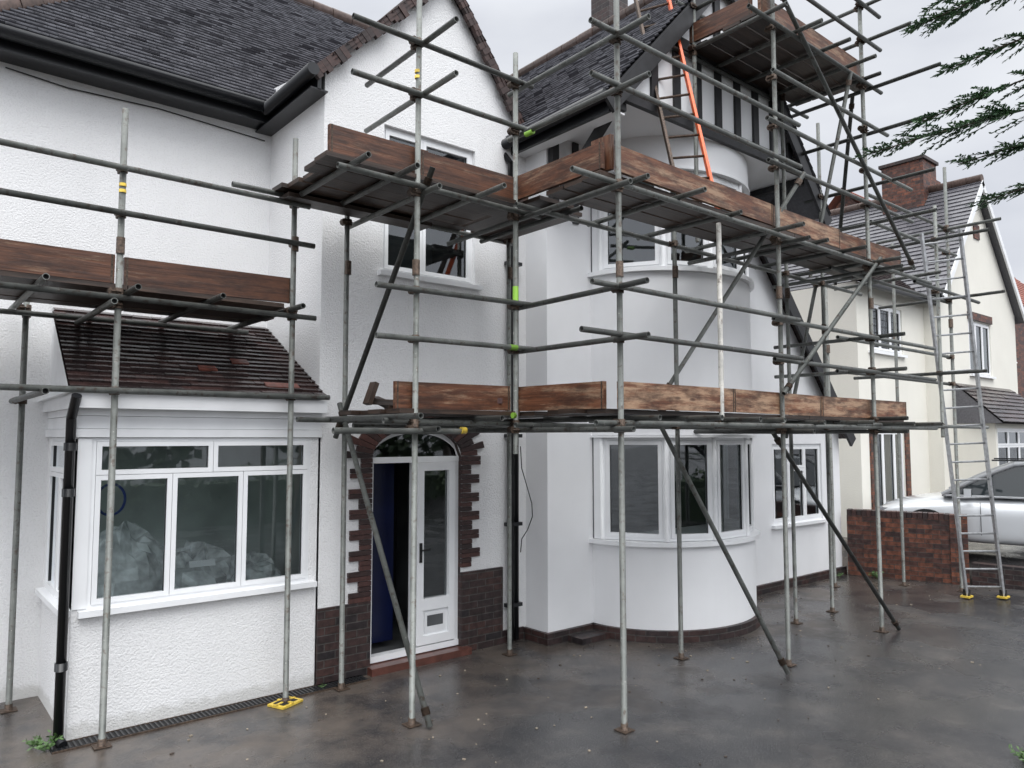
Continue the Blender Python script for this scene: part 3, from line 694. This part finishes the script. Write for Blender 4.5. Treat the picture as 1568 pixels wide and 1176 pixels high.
# ================================================================= NEIGHBOUR HOUSE
nb=empty('cream_house')
w=MB('walls',['cream'],nb); nw=MB('windows',['upvc'],nb); nr_=MB('roof',['tile'],nb); ni=MB('interiors',['interior'],nb)
YN=6.7;YN2=6.4
ON=V((0,YN,0));ON2=V((0,YN2,0))
wallh(w,ON,X,NF,14.2,17.3,0,5.3,[(14.7,16.2,4.0,4.95),(14.75,16.1,.5,2.45)],'cream',.1)
wallh(w,ON2,X,NF,17.3,22.2,0,5.4,[(19.0,20.4,3.75,5.0)],'cream',.1)
w.poly([(17.3,YN2,5.4),(22.2,YN2,5.4),(19.7,YN2,8.3)],'cream')
w.poly([(17.3,YN2,0),(17.3,YN,0),(17.3,YN,5.6),(17.3,YN2,5.5)],'cream'); w.poly([(22.2,YN2,0),(22.2,14,0),(22.2,14,5.6),(22.2,YN2,5.5)],'cream')
w.poly([(14.2,YN,0),(14.2,14,0),(14.2,14,5.3),(14.2,YN,5.3)],'cream')
OG=V((0,7.6,0)); wallh(w,OG,X,NF,12.6,14.2,0,3.4,[(12.95,14.1,.35,2.5)],'cream',.06)
for i in range(12): w.box(12.95+i*.096,12.95+i*.096+.088,7.63,7.66,.35,2.5,'fascia')
w.box(12.95,14.1,7.66,7.68,.35,2.5,'fascia')
roof(nr_,(12.5,7.45,3.35),(14.5,7.45,3.35),(12.5,10.5,6.6),(14.5,10.5,6.6),.15,.2,.025,'tile2')
window(nw,ON,X,NF,14.7,16.2,4.0,4.95,[(0,.33,0,1),(.33,.66,0,1),(.66,1,0,1)]); room(ni,ON,X,NF,14.8,16.1,4.1,4.9)
window(nw,ON,X,NF,14.75,16.1,.5,2.45,[(0,.3,0,1),(.3,.7,0,1),(.7,1,0,1)],sill=False); room(ni,ON,X,NF,14.8,16.0,.6,2.4)
w.box(14.55,14.75,YN-.03,YN,.4,2.6,'redbrick'); w.box(16.1,16.3,YN-.03,YN,.4,2.6,'redbrick')
window(nw,ON2,X,NF,19.0,20.4,3.75,5.0,[(0,.33,0,1),(.33,.66,0,1),(.66,1,0,1)]); room(ni,ON2,X,NF,19.1,20.3,3.8,4.9)
w.box(18.95,20.45,YN2-.04,YN2,5.02,5.2,'redbrick'); w.box(19.55,19.9,YN2-.03,YN2,7.0,7.35,'redbrick')
for k in range(10): nw.box(14.8+k*.14,14.806+k*.14,YN+.03,YN+.036,4.06,4.88,'dark')
for k in range(6): nw.box(14.76,16.14,YN+.037,YN+.04,4.1+k*.14,4.106+k*.14,'dark')
OBy=V((0,5.6,0)); wallh(w,OBy,X,NF,17.9,21.6,0,2.6,[(18.0,21.5,1.1,2.5)],'cream',.05)
w.poly([(17.9,5.6,0),(17.9,YN2,0),(17.9,YN2,2.6),(17.9,5.6,2.6)],'cream')
window(nw,OBy,X,NF,18.0,21.5,1.1,2.5,[(i/5,(i+1)/5,0,.75) for i in range(5)]+[(i/5,(i+1)/5,.75,1) for i in range(5)]); room(ni,OBy,X,NF,18.2,21.3,1.2,2.4,.6)
roof(nr_,(17.7,5.4,2.62),(21.8,5.4,2.62),(18.0,YN2,3.5),(21.6,YN2,3.5),.15,.2,.025,'tile2')
nr_.poly([(17.7,5.4,2.6),(18.0,YN2,3.48),(17.9,YN2,2.6)],'tile')
roof(nr_,(14.0,6.5,5.25),(17.5,6.5,5.25),(14.0,10.0,8.0),(17.5,10.0,8.0),.15,.2,.025,'tile2')
roof(nr_,(17.1,14,5.35),(17.1,6.2,5.35),(19.7,14,8.4),(19.7,6.2,8.4),.15,.2,.025,'tile')
roof(nr_,(22.4,6.2,5.25),(22.4,14,5.25),(19.7,6.2,8.4),(19.7,14,8.4),.2,.25,.025,'tile')
ridgecaps(nr_,(19.7,6.2,8.42),(19.7,14,8.42))
for x0 in (17.05,22.45):
    p=V((x0,6.2,5.3));q=V((19.7,6.2,8.38)); d=(q-p).normalized(); up=d.cross(Y); up=up if up.z>0 else -up
    nr_.obox((p+q)/2-up*.07,d,Y,up,(q-p).length/2,.02,.07,'fascia')
nr_.tube((14.0,6.45,5.2),(17.3,6.45,5.2),.06,10,'black',.5,False)
nr_.tube((17.05,6.2,5.3),(17.05,9,5.3),.06,10,'black',.5,False)
nc=MB('chimney',['brick'],nb); nc.box(19.3,20.1,7.35,8.35,7.6,9.15,'redbrick'); nc.box(19.25,20.15,7.3,8.4,9.15,9.23,'brick'); nc.done()
for o in (w,nw,nr_,ni): o.done()
rh=empty('brick_house')
a=MB('walls',['redbrick'],rh)
OR=V((0,9,0)); HW=((29,31,5.0,6.4),(33,35,5.0,6.4),(29,31,1.6,3.4))
wallh(a,OR,X,NF,27.0,38,0,7.1,HW,'redbrick',.1); a.poly([(27.0,9,0),(27.0,17,0),(27.0,17,7.1),(27.0,13,11.3),(27.0,9,7.1)],'redbrick')
a.done()
a=MB('windows',['upvc'],rh)
for h in HW: window(a,OR,X,NF,*h,[(0,.33,0,1),(.33,.66,0,1),(.66,1,0,1)]); room(a,OR,X,NF,h[0],h[1],h[2],h[3])
a.done()
a=MB('roof',['tile_red'],rh); roof(a,(26.7,8.7,7.0),(38.3,8.7,7.0),(26.7,13,11.5),(38.3,13,11.5),.25,.4,.03,'tile_red'); a.poly([(26.7,17.3,7.0),(38.3,17.3,7.0),(38.3,13,11.5),(26.7,13,11.5)],'tile_red')
a.done()
a=MB('chimney',['redbrick'],rh); a.box(33,34,12.4,13.6,10,13,'redbrick'); a.box(32.9,34.1,12.3,13.7,13,13.15,'redbrick')
for k in range(3): a.tube((33.2+k*.3,13,13.15),(33.2+k*.3,13,13.6),.12,10,'ridge',.5,True)
a.done()
# ================================================================= CAR
car=empty('parked_car')
body=MB('body',['paint'],car)
sts=[(-2.27,.42,.62,.72,.55),(-2.2,.32,.72,.88,.78),(-1.9,.26,.82,.98,.87),(-1.2,.22,.84,.99,.905),(-.2,.2,.82,.97,.91),(.6,.2,.80,.97,.91),(.95,.21,.79,.985,.91),(1.4,.24,.77,.93,.905),(1.85,.27,.72,.84,.87),(2.1,.30,.64,.74,.79),(2.22,.36,.56,.63,.66),(2.26,.42,.5,.54,.5)]
cs=lambda zl,zs,zt,w:[(0,zt),(w*.5,zt-.003),(w*.82,zt-.03),(w*.96,zs+.02),(w,zs-.08),(w*.985,(zs+zl)/2),(w*.975,zl+.08),(w*.9,zl),(0,zl)]
rows=[]
for s,zl,zs,zt,hw in sts:
    half=cs(zl,zs,zt,hw); ring_=half+[(-x,z) for x,z in half[-2:0:-1]]; r0=len(body.v)
    for x_,z_ in ring_: body.v.append((x_,s,z_))
    rows.append((r0,len(ring_)))
for (a0,n_),(b0,_) in zip(rows,rows[1:]):
    for k in range(n_):
        j=(k+1)%n_; body.face([a0+k,a0+j,b0+j,b0+k],'paint',None,.5,True)
body.face([rows[0][0]+k for k in range(rows[0][1])],'paint'); body.face([rows[-1][0]+k for k in range(rows[-1][1])],'paint')
bo=body.done(True); ss=bo.modifiers.new('s','SUBSURF'); ss.levels=2; ss.render_levels=2
cab=MB('cabin',['carglass'],car)
prof=[(-2.05,.96),(-1.75,1.28),(-1.45,1.44),(-.9,1.50),(-.3,1.52),(.15,1.47),(.6,1.27),(1.15,.97)]
def hw(z): return .82-.36*max(0,(z-.95))
for (s0,z0),(s1,z1) in zip(prof,prof[1:]):
    top=(z0>1.42 and z1>1.42)
    cab.poly([(-hw(z0),s0,z0),(hw(z0),s0,z0),(hw(z1),s1,z1),(-hw(z1),s1,z1)],'paint' if top else 'carglass')
    for sg in (-1,1):
        cab.poly([(sg*hw(z0),s0,z0),(sg*hw(z1),s1,z1),(sg*.82,s1,.95),(sg*.82,s0,.95)],'carglass')
        cab.tube((sg*hw(z0),s0,z0),(sg*hw(z1),s1,z1),.04,8,'paint',.5,False)
for sg in (-1,1):
    cab.tube((sg*.825,-2.0,.955),(sg*.825,1.1,.965),.018,8,'paint',.5,False)
    cab.tube((sg*.825,-.45,.95),(sg*.635,-.5,1.49),.03,8,'black',.5,False); cab.tube((sg*.825,-1.3,.95),(sg*.65,-1.4,1.44),.035,8,'paint',.5,False)
    cab.obox((sg*.97,.78,1.02),X,Y,Z,.09,.05,.065,'paint'); cab.obox((sg*.97,.728,1.02),X,Y,Z,.075,.003,.05,'carglass')
    for s in (-1.25,-.42,.62): cab.obox((sg*.912,s,.62),X,Y,Z,.003,.004,.26,'dark')
    for s in (-.95,-.1): cab.obox((sg*.925,s,.80),X,Y,Z,.012,.07,.012,'paint')
    cab.obox((sg*.60,2.02,.66),X,Y,Z,.16,.14,.055,'lamp'); cab.obox((sg*.66,-2.19,.76),X,Y,Z,.12,.07,.09,'step')
    cab.obox((sg*.60,-.4,1.535),X,Y,Z,.012,.85,.012,'black')
cab.obox((0,2.235,.5),X,Y,Z,.45,.03,.06,'dark'); cab.obox((0,2.27,.42),X,Y,Z,.26,.006,.055,'paper')
cab.done()
wh=MB('wheels',['rubber'],car)
for sx in (-1,1):
    for s in (-1.35,1.38):
        wh.tube((sx*.70,s,.33),(sx*.925,s,.33),.33,28,'rubber',.5,False); wh.tube((sx*.9,s,.33),(sx*.93,s,.33),.23,24,'alu',.5,False)
        wh.tube((sx*.86,s,.36),(sx*.918,s,.36),.375,28,'dark',.5,False)
        for k in range(5):
            an=k*2*math.pi/5; wh.obox((sx*.934,s+.12*math.cos(an),.33+.12*math.sin(an)),X,V((0,math.cos(an),math.sin(an))),V((0,-math.sin(an),math.cos(an))),.006,.1,.022,'lamp')
wh.done()
car.location=(14.42,4.10,.40); car.rotation_euler=(0,0,math.radians(16))
# ================================================================= VEGETATION
ct=MB('conifer_tree',['bark'])
TB=V((6.3,-.45,0))
def leafquad(mb,p,d,w_,ln,wd,m,t):
    b=p+d*ln; s=w_*wd; mb.poly([p-s*.4,p+s*.4,p+d*ln*.6+s,b,p+d*ln*.6-s],m,None,t)
prev=TB
for i in range(10):
    q=TB+V((rr(-.05,.05),rr(-.05,.05),(i+1)*.85)); ct.tube(prev,q,.16*(1-i/11)+.02,10,'bark',.5,False,.16*(1-(i+1)/11)+.02); prev=q
def spray(base,tip,dens,full=True,nn=3,w0=.25,tw_=.26):
    base=V(base);tip=V(tip); ln=(tip-base).length; n=int(ln/.05); d=(tip-base).normalized(); side=d.cross(Z).normalized()
    P=lambda t:lerp(base,tip,t)+Z*(.12*(4*t*(1-t)))+side*.05*math.sin(t*7)
    pts=[P(i/12) for i in range(13)]
    for k,(a,b) in enumerate(zip(pts,pts[1:])): ct.tube(a,b,.012*(1-k/13)+.002,6,'bark',.5,False,.012*(1-(k+1)/13)+.002)
    for i in range(int(n*dens)):
        t=rr(w0,1.0)
        p=P(t); sg=random.choice((-1,1)); L0=(1.05-t)*ln*tw_+.10; L0*=rr(.5,1.1)
        dd=(d*rr(.8,1.3)+side*sg*rr(.45,.95)+Z*rr(-.25,.25)).normalized()
        segs=max(3,int(L0/.03)); q=p; tw=rr(.1,.9); cd=dd.copy()
        for s in range(segs):
            cd=(cd+Z*(-.03)+side*rr(-.06,.06)).normalized(); q2=q+cd*.03
            if s%2==0: ct.tube(q,q+cd*.06,.0016,4,'needle',.2,False)
            sd=cd.cross(Z).normalized()
            for sgn in (-1,1):
                for _ in range(nn):
                    nd=(cd*rr(.6,1.1)+sd*sgn*rr(.3,.9)+Z*rr(-.35,.45)).normalized()
                    leafquad(ct,q+cd*rr(0,.03),nd,(nd.cross(Z).normalized()+V((rr(-.5,.5),rr(-.5,.5),rr(-.5,.5)))).normalized(),rr(.024,.042)*(1.15-s/segs*.5),.0052,'needle',min(1,max(0,tw+rr(-.25,.25))))
            q=q2
def cl(z): return TB+V((0,0,z))
for tip,zb in (((4.08,1.80,3.86),4.25),((4.30,1.62,4.04),4.7),((4.36,1.62,4.62),5.3),((4.42,1.50,4.34),4.9),((4.56,1.38,3.60),3.9),((4.50,1.55,4.80),5.6),((4.6,1.6,4.72),5.2),((4.45,1.50,3.80),4.1)):
    spray(cl(zb),tip,1.45,w0=.5)
for k in range(40):
    az=rr(172,400); z=rr(1.2,8.2); ln=(9-z)*.33+.3; aa=math.radians(az)
    b=cl(z); spray(b,b+V((math.cos(aa)*ln,math.sin(aa)*ln,-.1*ln)),.5,nn=2)
ct.done()
def leafmass(name,blobs,count,size,m):
    h=MB(name,[m])
    for (c,r) in blobs:
        c=V(c)
        for _ in range(count):
            u=V((random.gauss(0,1),random.gauss(0,1),random.gauss(0,1))).normalized(); k=rr(.7,1.05)
            p=c+V((u.x*r[0],u.y*r[1],u.z*r[2]))*k
            d=V((rr(-1,1),rr(-1,1),rr(-1,1))).normalized(); s=d.orthogonal().normalized()
            h.poly([p,p+d*size*.5+s*size*.35,p+d*size,p+d*size*.5-s*size*.35],m,None,min(1,max(0,.4+.4*u.z+rr(-.3,.3))))
    return h
h=leafmass('hedge',[((x_,-7.5+rr(-.3,.3),.7),(1.2,.7,.7+rr(0,.3))) for x_ in range(-10,22,2)],450,.16,'leaf')
h.box(-11,22,-7.9,-7.1,0,1.1,'leaf',.1); h.done()
h=leafmass('distant_trees',[((x_+rr(-2,2),-28+rr(-2,2),4+rr(-.5,1.5)),(3.4,2.5,3.4)) for x_ in range(-34,56,9)],500,.8,'leaf')
for x_ in range(-34,56,9): h.tube((x_,-28,0),(x_,-28,5),.3,8,'bark',.5,False,.15)
h.done()
def weed(x_,y_,z_,n,s):
    h=MB('weed',['weed'])
    for _ in range(n):
        a=rr(0,6.28); d=V((math.cos(a)*rr(.3,1),math.sin(a)*rr(.3,1),rr(.4,1.2))).normalized(); p=V((x_,y_,z_)); mid=p+d*s*rr(.5,1)
        h.tube(p,mid,.0015,4,'weed',.4,False)
        for _ in range(5):
            q=lerp(p,mid,rr(.4,1)); dd=V((rr(-1,1),rr(-1,1),rr(-.2,.8))).normalized(); leafquad(h,q,dd,dd.orthogonal().normalized(),s*.30,s*.05,'weed',R())
    h.done()
weed(1.02,6.58,0,18,.14); weed(.95,6.7,0,10,.10); weed(12.6,5.75,0,18,.16); weed(12.2,6.18,0,8,.1); weed(6.33,1.9,0,14,.12); weed(3.2,6.55,0,5,.06)
# ================================================================= WORLD, SUN, CAMERA
wd=bpy.data.worlds.new('World'); scene.world=wd; wd.use_nodes=True; nt=wd.node_tree
el=math.radians(52); az=math.radians(205)
sv=V((math.sin(az)*math.cos(el),math.cos(az)*math.cos(el),math.sin(el)))
bg=nt.nodes['Background']; out=nt.nodes['World Output']
sk=nt.nodes.new('ShaderNodeTexSky'); sk.sky_type='NISHITA'; sk.sun_disc=False; sk.sun_elevation=el; sk.sun_rotation=az
L(nt,sk.outputs[0],bg.inputs[0]); bg.inputs[1].default_value=.08
tc=nt.nodes.new('ShaderNodeTexCoord'); sx=nt.nodes.new('ShaderNodeSeparateXYZ'); L(nt,tc.outputs['Generated'],sx.inputs[0])
grad=ramp(nt,sx.outputs['Z'],[(0,(.72,.74,.79)),(.30,(.80,.82,.87)),(.55,(.93,.95,.98)),(1,(1,1,1))])
mp=nt.nodes.new('ShaderNodeMapping'); mp.inputs['Scale'].default_value=(1,1,2.6); L(nt,tc.outputs['Generated'],mp.inputs[0])
cn=noise(nt,mp.outputs[0],2.4,5,.5); cl_=ramp(nt,cn,[(.3,(.82,.83,.87)),(.7,(1.14,1.14,1.13))])
cc=mix(nt,1.0,grad,cl_,'MULTIPLY')
bg2=nt.nodes.new('ShaderNodeBackground'); L(nt,cc,bg2.inputs[0])
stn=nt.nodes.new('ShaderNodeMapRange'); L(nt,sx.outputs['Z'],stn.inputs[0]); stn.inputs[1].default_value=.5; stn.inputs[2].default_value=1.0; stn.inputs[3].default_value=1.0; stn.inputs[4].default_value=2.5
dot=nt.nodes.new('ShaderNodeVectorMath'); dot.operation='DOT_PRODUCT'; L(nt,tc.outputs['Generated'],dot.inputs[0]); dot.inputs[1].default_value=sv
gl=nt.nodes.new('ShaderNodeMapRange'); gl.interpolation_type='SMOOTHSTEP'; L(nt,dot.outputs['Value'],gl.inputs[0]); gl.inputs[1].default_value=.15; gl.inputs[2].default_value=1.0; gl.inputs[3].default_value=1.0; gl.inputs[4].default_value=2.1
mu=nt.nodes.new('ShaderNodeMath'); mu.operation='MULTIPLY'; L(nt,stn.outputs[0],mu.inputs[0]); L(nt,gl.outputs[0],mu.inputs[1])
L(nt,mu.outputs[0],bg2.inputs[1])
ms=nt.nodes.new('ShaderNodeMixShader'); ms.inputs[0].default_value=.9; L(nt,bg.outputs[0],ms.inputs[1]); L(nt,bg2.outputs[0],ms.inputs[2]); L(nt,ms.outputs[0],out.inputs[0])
sd=bpy.data.lights.new('Sun','SUN'); sd.energy=1.1; sd.angle=math.radians(35); sd.color=(1,.985,.96)
so=bpy.data.objects.new('Sun',sd); scene.collection.objects.link(so)
so.rotation_euler=sv.to_track_quat('Z','Y').to_euler()
cam=bpy.data.cameras.new('Camera'); co=bpy.data.objects.new('Camera',cam); scene.collection.objects.link(co)
cam.lens=36*1150/1568; cam.sensor_width=36; cam.clip_end=1000; cam.clip_start=.05
pt_=math.radians(4.08); th=math.radians(50.1)
fw=V((math.cos(pt_)*math.cos(th),math.cos(pt_)*math.sin(th),math.sin(pt_)))
co.location=(0,0,2.3); co.rotation_euler=fw.to_track_quat('-Z','Y').to_euler()
scene.camera=co
